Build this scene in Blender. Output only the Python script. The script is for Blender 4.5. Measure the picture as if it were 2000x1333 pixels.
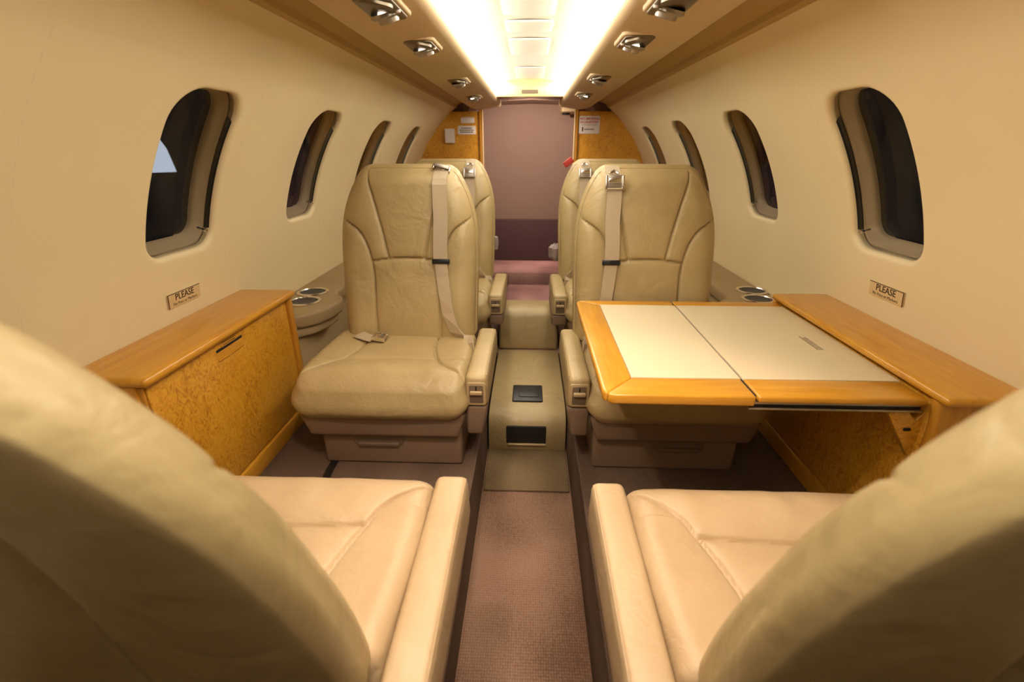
import bpy, math, random
from math import sin, cos, pi, atan, atan2, sqrt, radians as R
from mathutils import Vector, Matrix
random.seed(7)
for o in list(bpy.data.objects): bpy.data.objects.remove(o)
S = bpy.context.scene
COL = S.collection

# ------------------------------------------------------------------ camera, world, exposure
F = 940.0
pitch = atan(378 / F); yaw = atan(37 / F * cos(pitch))
cd = bpy.data.cameras.new('camera'); cam = bpy.data.objects.new('camera', cd); COL.objects.link(cam)
cam.location = (0, 0, .76)
cam.rotation_euler = (pi / 2 - pitch, 0, yaw)
cd.sensor_width = 36; cd.lens = 36 * F / 2000; cd.clip_start = .01
cd.dof.use_dof = True; cd.dof.focus_distance = 1.25; cd.dof.aperture_fstop = 4.0
S.camera = cam
S.view_settings.view_transform = 'Standard'; S.view_settings.look = 'None'
S.view_settings.exposure = 0.0; S.view_settings.gamma = 1
S.view_settings.use_curve_mapping = False
W = bpy.data.worlds.new('night'); S.world = W; W.use_nodes = True
W.node_tree.nodes['Background'].inputs[0].default_value = (.010, .013, .020, 1)
W.node_tree.nodes['Background'].inputs[1].default_value = .4

def spot(name, loc, target, power, angle, blend, col, size=.012):
    l = bpy.data.lights.new(name, 'SPOT'); l.energy = power; l.spot_size = R(angle); l.spot_blend = blend
    l.color = col; l.shadow_soft_size = size
    o = bpy.data.objects.new(name, l); COL.objects.link(o); o.location = loc
    o.rotation_euler = (Vector(target) - Vector(loc)).to_track_quat('-Z', 'Y').to_euler()
    return o
PINK = (1, .74, .57); WARM = (1, .88, .70)
spot('reading_lamp', (-.20, .455, .955), (-.15, .72, .20), 10.5, 88, .45, PINK, .010)
spot('reading_lamp', (.22, .455, .955), (.18, .58, .20), 8.0, 78, .45, PINK, .010)
spot('reading_lamp', (-.27, 1.33, .955), (-.35, 1.12, .26), 1.1, 60, .6, WARM)
spot('reading_lamp', (.24, 1.30, .955), (.36, 1.05, .26), 1.1, 60, .6, WARM)
spot('reading_lamp', (-.27, 2.62, .955), (-.3, 2.0, .4), .9, 70, .6, WARM)
spot('reading_lamp', (.24, 2.52, .955), (.3, 2.0, .4), .9, 70, .6, WARM)
spot('lavatory_spot', (.20, 3.30, .945), (-.02, 2.98, -.05), 18.0, 50, .5, (1, .60, .56))
spot('lavatory_spot', (-.03, 3.12, 1.0), (-.02, 3.76, .60), 15, 120, .8, (1, .80, .64))  # added spot without a fixture, brightens the mauve rear wall

# ------------------------------------------------------------------ materials
def mat(name):
    m = bpy.data.materials.new(name); m.use_nodes = True
    return m, m.node_tree, m.node_tree.nodes['Principled BSDF']
def node(nt, t, **kw):
    n = nt.nodes.new(t)
    for k, v in kw.items():
        if k.startswith('i_'): n.inputs[k[2:].replace('_', ' ')].default_value = v
        else: setattr(n, k, v)
    return n
def simple(name, col, rough=.5, metal=0, coat=0, spec=.5, emit=None, es=1):
    m, nt, b = mat(name)
    b.inputs['Base Color'].default_value = (*col, 1); b.inputs['Roughness'].default_value = rough
    b.inputs['Metallic'].default_value = metal; b.inputs['Coat Weight'].default_value = coat
    b.inputs['Specular IOR Level'].default_value = spec
    if emit: b.inputs['Emission Color'].default_value = (*emit, 1); b.inputs['Emission Strength'].default_value = es
    return m
def ramp(nt, fac, stops):
    r = node(nt, 'ShaderNodeValToRGB'); e = r.color_ramp.elements
    e[0].position, e[0].color = stops[0][0], (*stops[0][1], 1)
    e[1].position, e[1].color = stops[-1][0], (*stops[-1][1], 1)
    for p, c in stops[1:-1]:
        k = e.new(p); k.color = (*c, 1)
    nt.links.new(fac, r.inputs[0]); return r
def objco(nt, scale=(1, 1, 1)):
    t = node(nt, 'ShaderNodeTexCoord'); mp = node(nt, 'ShaderNodeMapping'); mp.inputs['Scale'].default_value = scale
    nt.links.new(t.outputs['Object'], mp.inputs[0]); return mp.outputs[0]
def leather(name, col, dark, rough=.42, bump=.25, wr=.5):
    m, nt, b = mat(name); L = nt.links.new
    co = objco(nt)
    n1 = node(nt, 'ShaderNodeTexNoise', i_Scale=7.0, i_Detail=4.0); L(co, n1.inputs['Vector'])
    r = ramp(nt, n1.outputs[0], [(.3, dark), (.65, col)]); L(r.outputs[0], b.inputs['Base Color'])
    v = node(nt, 'ShaderNodeTexVoronoi', i_Scale=420.0); L(co, v.inputs['Vector'])
    n2 = node(nt, 'ShaderNodeTexNoise', i_Scale=13.0, i_Detail=3.0, i_Distortion=1.2); L(co, n2.inputs['Vector'])
    n3 = node(nt, 'ShaderNodeTexNoise', i_Scale=34.0, i_Detail=4.0, i_Distortion=2.0); L(co, n3.inputs['Vector'])
    b1 = node(nt, 'ShaderNodeBump', i_Strength=bump * .6, i_Distance=.0006); L(v.outputs[0], b1.inputs['Height'])
    b2 = node(nt, 'ShaderNodeBump', i_Strength=wr, i_Distance=.008); L(n2.outputs[0], b2.inputs['Height']); L(b1.outputs[0], b2.inputs['Normal'])
    b3 = node(nt, 'ShaderNodeBump', i_Strength=wr * .5, i_Distance=.003); L(n3.outputs[0], b3.inputs['Height']); L(b2.outputs[0], b3.inputs['Normal'])
    L(b3.outputs[0], b.inputs['Normal'])
    b.inputs['Roughness'].default_value = rough
    return m
def wood(name, c1, c2, axis=1, rough=.22):
    m, nt, b = mat(name); L = nt.links.new
    sc = [38, 38, 38]; sc[axis] = 4
    co = objco(nt, sc)
    n = node(nt, 'ShaderNodeTexNoise', i_Scale=2.2, i_Detail=6.0, i_Distortion=.8); L(co, n.inputs['Vector'])
    r = ramp(nt, n.outputs[0], [(.25, c2), (.7, c1)]); L(r.outputs[0], b.inputs['Base Color'])
    b.inputs['Roughness'].default_value = rough + .1; b.inputs['Coat Weight'].default_value = .35; b.inputs['Coat Roughness'].default_value = .12
    return m
def burl(name, c1, c2, c3):
    m, nt, b = mat(name); L = nt.links.new
    co = objco(nt, (1.0, 1.4, 1.0))
    n = node(nt, 'ShaderNodeTexNoise', i_Scale=34.0, i_Detail=5.0, i_Distortion=3.4, i_Roughness=.6); L(co, n.inputs['Vector'])
    v = node(nt, 'ShaderNodeTexNoise', i_Scale=9.0, i_Detail=3.0, i_Distortion=1.0); L(co, v.inputs['Vector'])
    mx = node(nt, 'ShaderNodeMath', operation='MULTIPLY_ADD'); mx.inputs[1].default_value = .35; L(v.outputs[0], mx.inputs[0]); L(n.outputs[0], mx.inputs[2])
    r = ramp(nt, mx.outputs[0], [(.48, c3), (.60, c2), (.75, c1)]); L(r.outputs[0], b.inputs['Base Color'])
    b.inputs['Roughness'].default_value = .35; b.inputs['Coat Weight'].default_value = .5; b.inputs['Coat Roughness'].default_value = .15
    return m
def carpet(name, c1, c2, scale=330.0):
    m, nt, b = mat(name); L = nt.links.new
    co = objco(nt, (1, .8, 1))
    v = node(nt, 'ShaderNodeTexVoronoi', i_Scale=scale * .6, i_Randomness=.3); L(co, v.inputs['Vector'])
    n = node(nt, 'ShaderNodeTexNoise', i_Scale=5.0, i_Detail=1.0); L(co, n.inputs['Vector'])
    mx = node(nt, 'ShaderNodeMath', operation='MULTIPLY_ADD'); mx.inputs[1].default_value = -.55; L(v.outputs['Distance'], mx.inputs[0]); L(n.outputs[0], mx.inputs[2])
    r = ramp(nt, mx.outputs[0], [(.0, c2), (.45, c1)]); L(r.outputs[0], b.inputs['Base Color'])
    bp = node(nt, 'ShaderNodeBump', i_Strength=.9, i_Distance=.003, invert=True); L(v.outputs['Distance'], bp.inputs['Height']); L(bp.outputs[0], b.inputs['Normal'])
    b.inputs['Roughness'].default_value = .95; b.inputs['Specular IOR Level'].default_value = .1
    return m
def fabric(name, col, rough=.6, bs=900.0, st=.15):
    m, nt, b = mat(name); L = nt.links.new
    co = objco(nt)
    n = node(nt, 'ShaderNodeTexNoise', i_Scale=bs, i_Detail=2.0); L(co, n.inputs['Vector'])
    n2 = node(nt, 'ShaderNodeTexNoise', i_Scale=3.0, i_Detail=2.0); L(co, n2.inputs['Vector'])
    r = ramp(nt, n2.outputs[0], [(.3, tuple(c * .94 for c in col)), (.7, col)]); L(r.outputs[0], b.inputs['Base Color'])
    bp = node(nt, 'ShaderNodeBump', i_Strength=st, i_Distance=.0008); L(n.outputs[0], bp.inputs['Height']); L(bp.outputs[0], b.inputs['Normal'])
    b.inputs['Roughness'].default_value = rough
    return m
M = {}
M['wall'] = fabric('cream_wall', (.80, .66, .40), .55)
M['headliner'] = fabric('headliner', (.66, .50, .29), .6)
M['recess'] = fabric('valance_recess_shade', (.50, .33, .12), .5)  # dark gold carries the shade of the recess in its colour
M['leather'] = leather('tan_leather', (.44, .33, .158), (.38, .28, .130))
M['leather_near'] = leather('lamplit_tan_leather', (.51, .375, .215), (.46, .325, .18))  # lighter, pinker copy of the leather; lamp light put into the colour
M['plastic'] = fabric('tan_trim', (.45, .33, .17), .45)
M['base'] = fabric('shaded_pinkish_trim', (.235, .155, .10), .45)  # pinkish trim darkened; the shade under the seats is in the colour
M['plastic_dark'] = simple('brown_trim', (.17, .12, .075), .45)
M['ledge'] = leather('ledge_vinyl', (.40, .29, .15), (.36, .26, .13), .5, .2, .15)
M['wood'] = wood('honey_wood', (.66, .33, .030), (.54, .235, .016))
M['wood_x'] = wood('honey_wood_across', (.66, .33, .030), (.54, .235, .016), 0)
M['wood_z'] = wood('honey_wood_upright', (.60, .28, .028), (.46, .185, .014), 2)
M['pale'] = wood('pale_wood', (.78, .58, .30), (.72, .50, .22), 0)
M['burl'] = burl('burl_veneer', (.68, .34, .028), (.58, .26, .018), (.40, .16, .010))
M['inlay'] = simple('cream_laminate', (.74, .63, .43), .32)
M['black'] = simple('black_plastic', (.008, .008, .009), .35)
M['slot'] = simple('dark_gap', (.012, .009, .006), .8)
M['chrome'] = simple('chrome', (.78, .74, .68), .18, 1)
M['steel'] = simple('brushed_steel', (.42, .38, .33), .35, 1)
M['bronze'] = simple('grey_bronze_metal', (.20, .165, .12), .33, .9)
M['strap'] = fabric('belt_webbing', (.47, .37, .25), .55, 700, .5)
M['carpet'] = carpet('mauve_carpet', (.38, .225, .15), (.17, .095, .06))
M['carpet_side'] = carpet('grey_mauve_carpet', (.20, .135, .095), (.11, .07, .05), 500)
M['mat'] = carpet('tan_runner', (.30, .21, .115), (.15, .10, .05), 450)
M['mauve'] = fabric('mauve_wall', (.36, .235, .19), .8)
M['purple'] = fabric('dark_plum_panel', (.12, .055, .062), .7)
M['pinkcarpet'] = carpet('pink_carpet', (.50, .30, .28), (.22, .12, .11), 300)
M['white'] = simple('white_plastic', (.78, .72, .68), .4)
M['cream_plate'] = simple('cream_placard', (.70, .53, .28), .4)
M['ink'] = simple('dark_ink', (.03, .012, .008), .6)
M['red_ink'] = simple('red_ink', (.55, .08, .04), .6)
M['red'] = simple('red_webbing', (.42, .03, .02), .5)
M['liner'] = fabric('window_liner', (.58, .46, .29), .5)
M['shell'] = simple('window_dark_strip', (.02, .02, .02), .6)
M['cup'] = simple('cup_shade', (.04, .04, .042), .5)
M['glow'] = simple('cove_light', (1, 1, 1), .5, emit=(1, .92, .77), es=11.5)
M['lampglow'] = simple('lamp_lens', (1, 1, 1), .5, emit=(1, .85, .70), es=14)
M['trough'] = simple('white_ceiling', (.86, .80, .70), .45)
M['bag'] = simple('clear_grey_film', (.30, .24, .23), .4)
M['outside'] = simple('glowing_white', (.8, .8, .8), .5, emit=(.85, .92, 1), es=1.6)
def glassmat(name, tint, rough=.02):
    m = bpy.data.materials.new(name); m.use_nodes = True; nt = m.node_tree; nt.nodes.clear()
    o = node(nt, 'ShaderNodeOutputMaterial'); mx = node(nt, 'ShaderNodeMixShader'); fr = node(nt, 'ShaderNodeFresnel', i_IOR=1.3)
    t = node(nt, 'ShaderNodeBsdfTransparent'); t.inputs[0].default_value = (*tint, 1)
    g = node(nt, 'ShaderNodeBsdfGlossy', i_Roughness=rough)
    for a, b_ in ((fr.outputs[0], mx.inputs[0]), (t.outputs[0], mx.inputs[1]), (g.outputs[0], mx.inputs[2]), (mx.outputs[0], o.inputs[0])): nt.links.new(a, b_)
    return m
M['glass'] = glassmat('cabin_glass', (.92, .92, .92))
M['glass2'] = glassmat('outer_glass', (.35, .37, .40))

# ------------------------------------------------------------------ helpers
def link(name, verts, faces, m, parent=None, smooth=False, loc=None):
    me = bpy.data.meshes.new(name); me.from_pydata([tuple(v) for v in verts], [], faces); me.update()
    o = bpy.data.objects.new(name, me); COL.objects.link(o)
    if m: me.materials.append(M[m] if isinstance(m, str) else m)
    if parent: o.parent = parent
    if loc: o.location = loc
    if smooth: me.shade_smooth()
    return o
class MB:
    def __init__(s): s.v = []; s.f = []
    def add(s, v, f, mtx=None):
        b = len(s.v)
        s.v += [Vector(p) if mtx is None else mtx @ Vector(p) for p in v]
        s.f += [tuple(i + b for i in q) for q in f]; return s
    def box(s, a, b, mtx=None):
        x0, y0, z0 = a; x1, y1, z1 = b
        return s.add([(x0, y0, z0), (x1, y0, z0), (x1, y1, z0), (x0, y1, z0), (x0, y0, z1), (x1, y0, z1), (x1, y1, z1), (x0, y1, z1)],
                     [(3, 2, 1, 0), (4, 5, 6, 7), (0, 1, 5, 4), (1, 2, 6, 5), (2, 3, 7, 6), (3, 0, 4, 7)], mtx)
    def prism(s, poly, z0, z1, mtx=None):   # polygon in xy, ccw
        n = len(poly)
        return s.add([(x, y, z0) for x, y in poly] + [(x, y, z1) for x, y in poly],
                     [tuple(range(n - 1, -1, -1)), tuple(range(n, 2 * n))] + [(i, (i + 1) % n, n + (i + 1) % n, n + i) for i in range(n)], mtx)
    def lathe(s, prof, n=24, mtx=None):     # (r,z) profile, closed ends at r=0 fine
        v = []; f = []
        for r, z in prof: v += [(r * cos(2 * pi * k / n), r * sin(2 * pi * k / n), z) for k in range(n)]
        for i in range(len(prof) - 1):
            for k in range(n): f.append((i * n + k, i * n + (k + 1) % n, (i + 1) * n + (k + 1) % n, (i + 1) * n + k))
        return s.add(v, f, mtx)
    def tube(s, pts, r, n=8):
        v = []; f = []; P = [Vector(p) for p in pts]
        for i, p in enumerate(P):
            d = (P[min(i + 1, len(P) - 1)] - P[max(i - 1, 0)]).normalized()
            a = d.orthogonal().normalized() if i == 0 else (a - d * a.dot(d)).normalized()
            b = d.cross(a)
            v += [p + a * r * cos(2 * pi * k / n) + b * r * sin(2 * pi * k / n) for k in range(n)]
        for i in range(len(P) - 1):
            for k in range(n): f.append((i * n + k, i * n + (k + 1) % n, (i + 1) * n + (k + 1) % n, (i + 1) * n + k))
        f += [tuple(range(n - 1, -1, -1)), tuple(range(len(v) - n, len(v)))]
        return s.add(v, f)
    def build(s, name, m, parent=None, bevel=0, seg=3, smooth=True, loc=None):
        o = link(name, s.v, s.f, m, parent, False, loc)
        if bevel:
            md = o.modifiers.new('bevel', 'BEVEL'); md.width = bevel; md.segments = seg; md.limit_method = 'ANGLE'; md.angle_limit = R(35)
            dg = bpy.context.evaluated_depsgraph_get(); me = bpy.data.meshes.new_from_object(o.evaluated_get(dg))
            old = o.data; o.modifiers.clear(); o.data = me; bpy.data.meshes.remove(old)
        if smooth:
            o.data.shade_smooth(); o.data.set_sharp_from_angle(angle=R(38))
        return o
def box(name, a, b, m, parent=None, bevel=.003, seg=3, loc=None): return MB().box(a, b).build(name, m, parent, bevel, seg, True, loc)
def tag(o, label=None, cat=None, group=None, kind=None):
    if label: o['label'] = label
    if cat: o['category'] = cat
    if group: o['group'] = group
    if kind: o['kind'] = kind
    return o
def empty(name, loc, label, cat, group=None, rz=0):
    o = bpy.data.objects.new(name, None); COL.objects.link(o); o.location = loc; o.rotation_euler = (0, 0, rz)
    o.empty_display_size = .05
    return tag(o, label, cat, group)
def struct(o, label=None): o['kind'] = 'structure'; return tag(o, label)
def rrect(w, h, r, n=5, cx=0, cy=0):
    p = []
    for qx, qy, a0 in ((1, -1, -pi / 2), (1, 1, 0), (-1, 1, pi / 2), (-1, -1, pi)):
        for k in range(n + 1):
            a = a0 + pi / 2 * k / n
            p.append((cx + qx * (w / 2 - r) + r * cos(a), cy + qy * (h / 2 - r) + r * sin(a)))
    return p
def frame_mtx(o, xdir, ydir):     # matrix with local x, y given, z = x cross y
    x = Vector(xdir).normalized(); y = Vector(ydir); y = (y - x * y.dot(x)).normalized(); z = x.cross(y)
    return Matrix(((x.x, y.x, z.x, o[0]), (x.y, y.y, z.y, o[1]), (x.z, y.z, z.z, o[2]), (0, 0, 0, 1)))
def text(name, s, size, mtx, m, parent=None, off=0, align='CENTER'):
    c = bpy.data.curves.new(name, 'FONT'); c.body = s; c.size = size; c.align_x = align; c.align_y = 'CENTER'; c.extrude = .0002; c.offset = off
    c.resolution_u = 3
    o = bpy.data.objects.new('tmp', c); COL.objects.link(o)
    dg = bpy.context.evaluated_depsgraph_get(); dg.update(); me = bpy.data.meshes.new_from_object(o.evaluated_get(dg))
    bpy.data.objects.remove(o); me.transform(mtx); me.materials.clear(); me.materials.append(M[m])
    o = bpy.data.objects.new(name, me); COL.objects.link(o)
    if parent: o.parent = parent; 
    return o

# ------------------------------------------------------------------ fuselage shell
RW, ZC = .80, .36
Y0, Y1 = -1.0, 3.4
A0, A1 = -.62, .921
def wp(side, y, a, d=0):            # point on the side wall, d = depth outwards
    return (side * (RW + d) * cos(a), y, ZC + (RW + d) * sin(a))
WIN_L = [-.10, .52, 1.055, 1.655, 2.265, 2.88]
WIN_R = [-.13, .46, 1.085, 1.685, 2.305, 2.92]
AC, AH, WH = .452, .226, .108       # window centre angle, half angle, half width in y
def outline(n_per=10, shrink=0.0):
    w = WH - shrink; h = AH * RW - shrink; p = []
    rt, rb = max(.075 - shrink, .02), max(.045 - shrink * .6, .015)
    for qx, qy, a0, r in ((1, -1, -pi / 2, rb), (1, 1, 0, rt), (-1, 1, pi / 2, rt), (-1, -1, pi, rb)):
        for k in range(n_per + 1):
            a = a0 + pi / 2 * k / n_per
            p.append((qx * (w - r) + r * cos(a), qy * (h - r) + r * sin(a)))
        # straight pieces subdivide
    q = []
    for i in range(len(p)):
        a, b = p[i], p[(i + 1) % len(p)]; q.append(a)
        L = sqrt((a[0] - b[0]) ** 2 + (a[1] - b[1]) ** 2); k = int(L / .02)
        for j in range(1, k): q.append((a[0] + (b[0] - a[0]) * j / k, a[1] + (b[1] - a[1]) * j / k))
    return q
def side_wall(side, wins, name, label):
    verts = []; faces = []
    def P(y, s, d=0): verts.append(wp(side, y, AC + s / RW, d)); return len(verts) - 1
    def quad(a, b, c, d): faces.append((a, b, c, d) if side < 0 else (d, c, b, a))
    cells = []; HC = .155; AT, AB = (A1 - AC) * RW, (A0 - AC) * RW; CS = .235
    def grid(y0, y1, s0, s1):
        ny = max(1, int((y1 - y0) / .08)); ns = max(1, int((s1 - s0) / .03))
        g = [[P(y0 + (y1 - y0) * i / ny, s0 + (s1 - s0) * j / ns) for j in range(ns + 1)] for i in range(ny + 1)]
        for i in range(ny):
            for j in range(ns): quad(g[i][j], g[i][j + 1], g[i + 1][j + 1], g[i + 1][j])
    grid(Y0, Y1, AB, -CS); grid(Y0, Y1, CS, AT)
    edges = [Y0]
    for w in wins: edges += [w - HC, w + HC]
    edges.append(Y1)
    for i in range(0, len(edges), 2):
        if edges[i + 1] > edges[i]: grid(edges[i], edges[i + 1], -CS, CS)
    O = outline(); aug = []
    for i, p in enumerate(O):
        aug.append(p); b = O[(i + 1) % len(O)]
        for cx in (-HC, HC):
            for cs in (-CS, CS):
                f0 = p[0] * cs - p[1] * cx; f1 = b[0] * cs - b[1] * cx
                if f0 * f1 < 0 and p[0] * cx > 0 and p[1] * cs > 0:
                    t = f0 / (f0 - f1); aug.append((p[0] + (b[0] - p[0]) * t, p[1] + (b[1] - p[1]) * t))
    O = aug; n = len(O)
    for w in wins:
        def sq(p):
            k = min(HC / abs(p[0]) if abs(p[0]) > 1e-6 else 1e9, CS / abs(p[1]) if abs(p[1]) > 1e-6 else 1e9); return (p[0] * k, p[1] * k)
        rings = []
        for t in (0, .35, .65, .85):
            rings.append([P(w + sq(p)[0] * (1 - t) + p[0] * 1.06 * t, sq(p)[1] * (1 - t) + p[1] * 1.04 * t) for p in O])
        for k in range(6):   # rolled lip into the opening
            a = pi / 2 * k / 5; e = .012 * (1 - sin(a)); 
            rings.append([P(w + p[0] * (1 + e / WH), p[1] * (1 + e / (AH * RW)), .010 * (1 - cos(a))) for p in O])
        rings.append([P(w + p[0], p[1], .022) for p in O])
        for r0, r1 in zip(rings, rings[1:]):
            for i in range(n): 
                j = (i + 1) % n; quad(r0[j], r0[i], r1[i], r1[j])
    o = link(name, verts, faces, 'wall', None, True)
    return struct(o, label)
side_wall(-1, WIN_L, 'wall_left', 'curved cream cabin wall with oval windows on the left')
side_wall(1, WIN_R, 'wall_right', 'curved cream cabin wall with oval windows on the right')

def ring_mesh(side, w, specs, m, name, parent):
    v = []; f = []; n = 0
    for sh, d in specs:
        O = outline(shrink=sh); n = len(O)
        v += [wp(side, w + p[0], AC + p[1] / RW, d) for p in O]
    for k in range(len(specs) - 1):
        for i in range(n):
            j = (i + 1) % n; q = (k * n + j, k * n + i, (k + 1) * n + i, (k + 1) * n + j)
            f.append(q if side < 0 else q[::-1])
    return link(name, v, f, m, parent, True)
def pane(side, w, sh, d, m, name, parent):
    O = outline(shrink=sh); n = len(O); v = []; f = []
    K = 5
    for k in range(K):
        t = 1 - k / (K); v += [wp(side, w + p[0] * t, AC + p[1] * t / RW, d) for p in O]
    v.append(wp(side, w, AC, d))
    for k in range(K - 1):
        for i in range(n):
            j = (i + 1) % n; q = (k * n + j, k * n + i, (k + 1) * n + i, (k + 1) * n + j); f.append(q if side < 0 else q[::-1])
    for i in range(n):
        q = ((K - 1) * n + (i + 1) % n, (K - 1) * n + i, len(v) - 1); f.append(q if side < 0 else q[::-1])
    o = link(name, v, f, m, parent, True)
    if o.data.polygons[0].normal.x * side > 0: o.data.flip_normals()
    return o
wi = 0
order = ['out-of-view', 'barely visible frame-edge', 'largest visible', 'second largest', 'narrow third', 'slim farthest']
for side, wins, sn in ((-1, WIN_L, 'left'), (1, WIN_R, 'right')):
    for i, w in enumerate(wins):
        wi += 1
        root = bpy.data.objects.new('window_%d' % wi, None); COL.objects.link(root); root['kind'] = 'structure'
        root['label'] = '%s dark cabin window along the %s wall' % (order[i], sn)
        ring_mesh(side, w, [(-.003, .016), (-.003, .028)], 'liner', 'liner_edge', root)
        for e in (-1, 1):
            zz = [AC - AH * .80 + 2 * AH * .78 * k / 12 for k in range(13)]; vv = []
            for a in zz: vv += [wp(side, w + e * (WH - .0005), a, .011), wp(side, w + e * (WH - .0015), a, .023)]
            link('side_strip_dark', vv, [(2 * k, 2 * k + 1, 2 * k + 3, 2 * k + 2) for k in range(12)], 'shell', root)  # dark strip down each upright side of the opening
        ring_mesh(side, w, [(-.004, .026), (.002, .024), (.005, .026), (.008, .031), (.011, .032), (.014, .036), (.020, .039), (.022, .046), (.022, .060)], 'liner', 'window_liner', root)
        pane(side, w, -.001, .013, 'glass', 'inner_pane', root)
        pane(side, w, .020, .050, 'glass2', 'outer_pane', root)
        # little shade pull
        a = AC - AH + .05; y = w + .078
        kb = MB(); c = Vector(wp(side, y, a, .02)); nrm = Vector((-side * cos(a), 0, -sin(a)))
        m4 = frame_mtx(c, (0, 1, 0), nrm.cross(Vector((0, 1, 0))))
        if m4.col[2].to_3d().dot(nrm) < 0: m4 = m4 @ Matrix.Diagonal((1, -1, -1, 1))
        kb.lathe([(0, 0), (.0035, 0), (.003, .012), (.0045, .014), (.005, .019), (.003, .023), (0, .0235)], 14, m4)
        kb.build('shade_pull', 'chrome', root)
        tx = Vector(wp(side, w + .02, AC - AH + .062, .0715))

# bulkhead behind the camera, floor pieces
def arc_poly(y, n=40, r=RW + .01):
    return [(x, z) for x, z in [(r * cos(t), ZC + r * sin(t)) for t in [A0 + (pi - 2 * A0) * k / n for k in range(n + 1)]]]
P_ = arc_poly(0)
XZ = Matrix(((1, 0, 0, 0), (0, 0, -1, 0), (0, 1, 0, 0), (0, 0, 0, 1)))   # prism in xz, extruded to -y
struct(MB().prism(P_ , 1.0, 1.03, XZ).build('wall_front', 'plastic_dark', smooth=False), 'dark bulkhead closing the cabin behind the viewer')

AW = .132; AZ = -.19
fl = MB()
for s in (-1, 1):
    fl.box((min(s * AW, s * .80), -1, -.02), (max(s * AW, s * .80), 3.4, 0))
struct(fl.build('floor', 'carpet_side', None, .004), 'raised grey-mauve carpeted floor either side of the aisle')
ai = MB(); ai.box((-AW - .03, -1, AZ - .02), (AW + .03, 1.40, AZ))
struct(ai.build('floor', 'carpet', smooth=False), 'sunken aisle floor in pinkish mauve woven carpet')
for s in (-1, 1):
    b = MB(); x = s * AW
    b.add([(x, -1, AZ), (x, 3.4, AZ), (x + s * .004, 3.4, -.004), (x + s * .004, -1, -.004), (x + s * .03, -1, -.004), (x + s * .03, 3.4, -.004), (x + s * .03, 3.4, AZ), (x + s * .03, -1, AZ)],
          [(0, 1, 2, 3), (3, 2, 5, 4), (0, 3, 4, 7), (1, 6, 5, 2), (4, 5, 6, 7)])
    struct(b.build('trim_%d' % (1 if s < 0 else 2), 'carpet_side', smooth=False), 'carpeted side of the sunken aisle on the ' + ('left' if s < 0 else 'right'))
mt = box('aisle_mat', (-AW + .004, 1.16, AZ), (AW - .004, 1.385, AZ + .006), 'mat', None, .003)
tag(mt, 'tan runner mat lying in the aisle in front of the leather hump', 'mat')
# ------------------------------------------------------------------ overhead
OX = -.010
def extr(name, prof, y0, y1, m, parent=None, thick=None, ny=1, smooth=True, close=False):
    v = []; f = []; n = len(prof)
    for i in range(ny + 1):
        y = y0 + (y1 - y0) * i / ny; v += [(x, y, z) for x, z in prof]
    for i in range(ny):
        for k in range(n if close else n - 1):
            j = (k + 1) % n; f.append((i * n + k, i * n + j, (i + 1) * n + j, (i + 1) * n + k))
    if close: f += [tuple(range(n - 1, -1, -1)), tuple(range(ny * n, ny * n + n))]
    o = link(name, v, f, m, parent, smooth)
    if smooth: o.data.set_sharp_from_angle(angle=R(35))
    return o
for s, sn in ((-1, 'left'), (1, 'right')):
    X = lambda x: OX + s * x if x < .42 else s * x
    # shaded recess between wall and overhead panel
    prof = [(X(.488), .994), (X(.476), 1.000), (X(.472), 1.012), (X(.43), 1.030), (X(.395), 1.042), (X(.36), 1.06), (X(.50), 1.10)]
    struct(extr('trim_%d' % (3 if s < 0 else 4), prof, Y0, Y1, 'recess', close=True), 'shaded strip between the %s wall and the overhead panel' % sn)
    prof = [(X(.392), 1.055), (X(.388), 1.012), (X(.383), .999), (X(.372), .994), (X(.355), .990), (X(.330), .985), (X(.318), .984), (X(.30), .986), (X(.24), .993), (X(.20), .999), (X(.190), 1.002), (X(.184), 1.008), (X(.182), 1.016), (X(.19), 1.06)]
    o = extr('ceiling', prof, Y0, 3.40, 'headliner', close=True)
    struct(o, 'long tan overhead service panel on the ' + sn)
    # cove light: sloped lit strip rising from the panel edge
    prof = [(X(.182), 1.020), (X(.128), 1.088), (X(.132), 1.094), (X(.19), 1.03)]
    o = extr('cove_light', prof, -.30, 2.93, 'glow', close=True, smooth=False)
    tag(o, 'long glowing cove light strip on the %s of the ceiling channel' % sn, 'light')
prof = [(OX - .135, 1.092), (OX - .08, 1.102), (OX, 1.106), (OX + .08, 1.102), (OX + .135, 1.092), (OX + .14, 1.12), (OX - .14, 1.12)]
cl = extr('ceiling', prof, Y0, 2.96, 'trough', close=True)
struct(cl, 'white centre ceiling of the lit channel')
for i, (a, b) in enumerate(((-.6, -.1), (-.05, .55), (.6, 1.56), (1.63, 1.77), (1.88, 2.17), (2.50, 2.86))):
    m4 = Matrix.Translation((OX, (a + b) / 2, 1.100))
    w = .14
    o = MB().prism(rrect(w, b - a, .012), -.003, .002, m4).build('ceiling_panel', 'trough', None, .0015, 2)
    o.parent = cl
# header at the end of the channel
hd = box('trim_5', (OX - .20, 2.94, 1.018), (OX + .20, 2.97, 1.12), 'pale', None, .004)
struct(hd, 'pale wooden header at the end of the lit ceiling channel')
box('header_label', (OX - .045, 2.935, 1.034), (OX + .045, 2.941, 1.052), 'plastic_dark', hd, .001)
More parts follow.
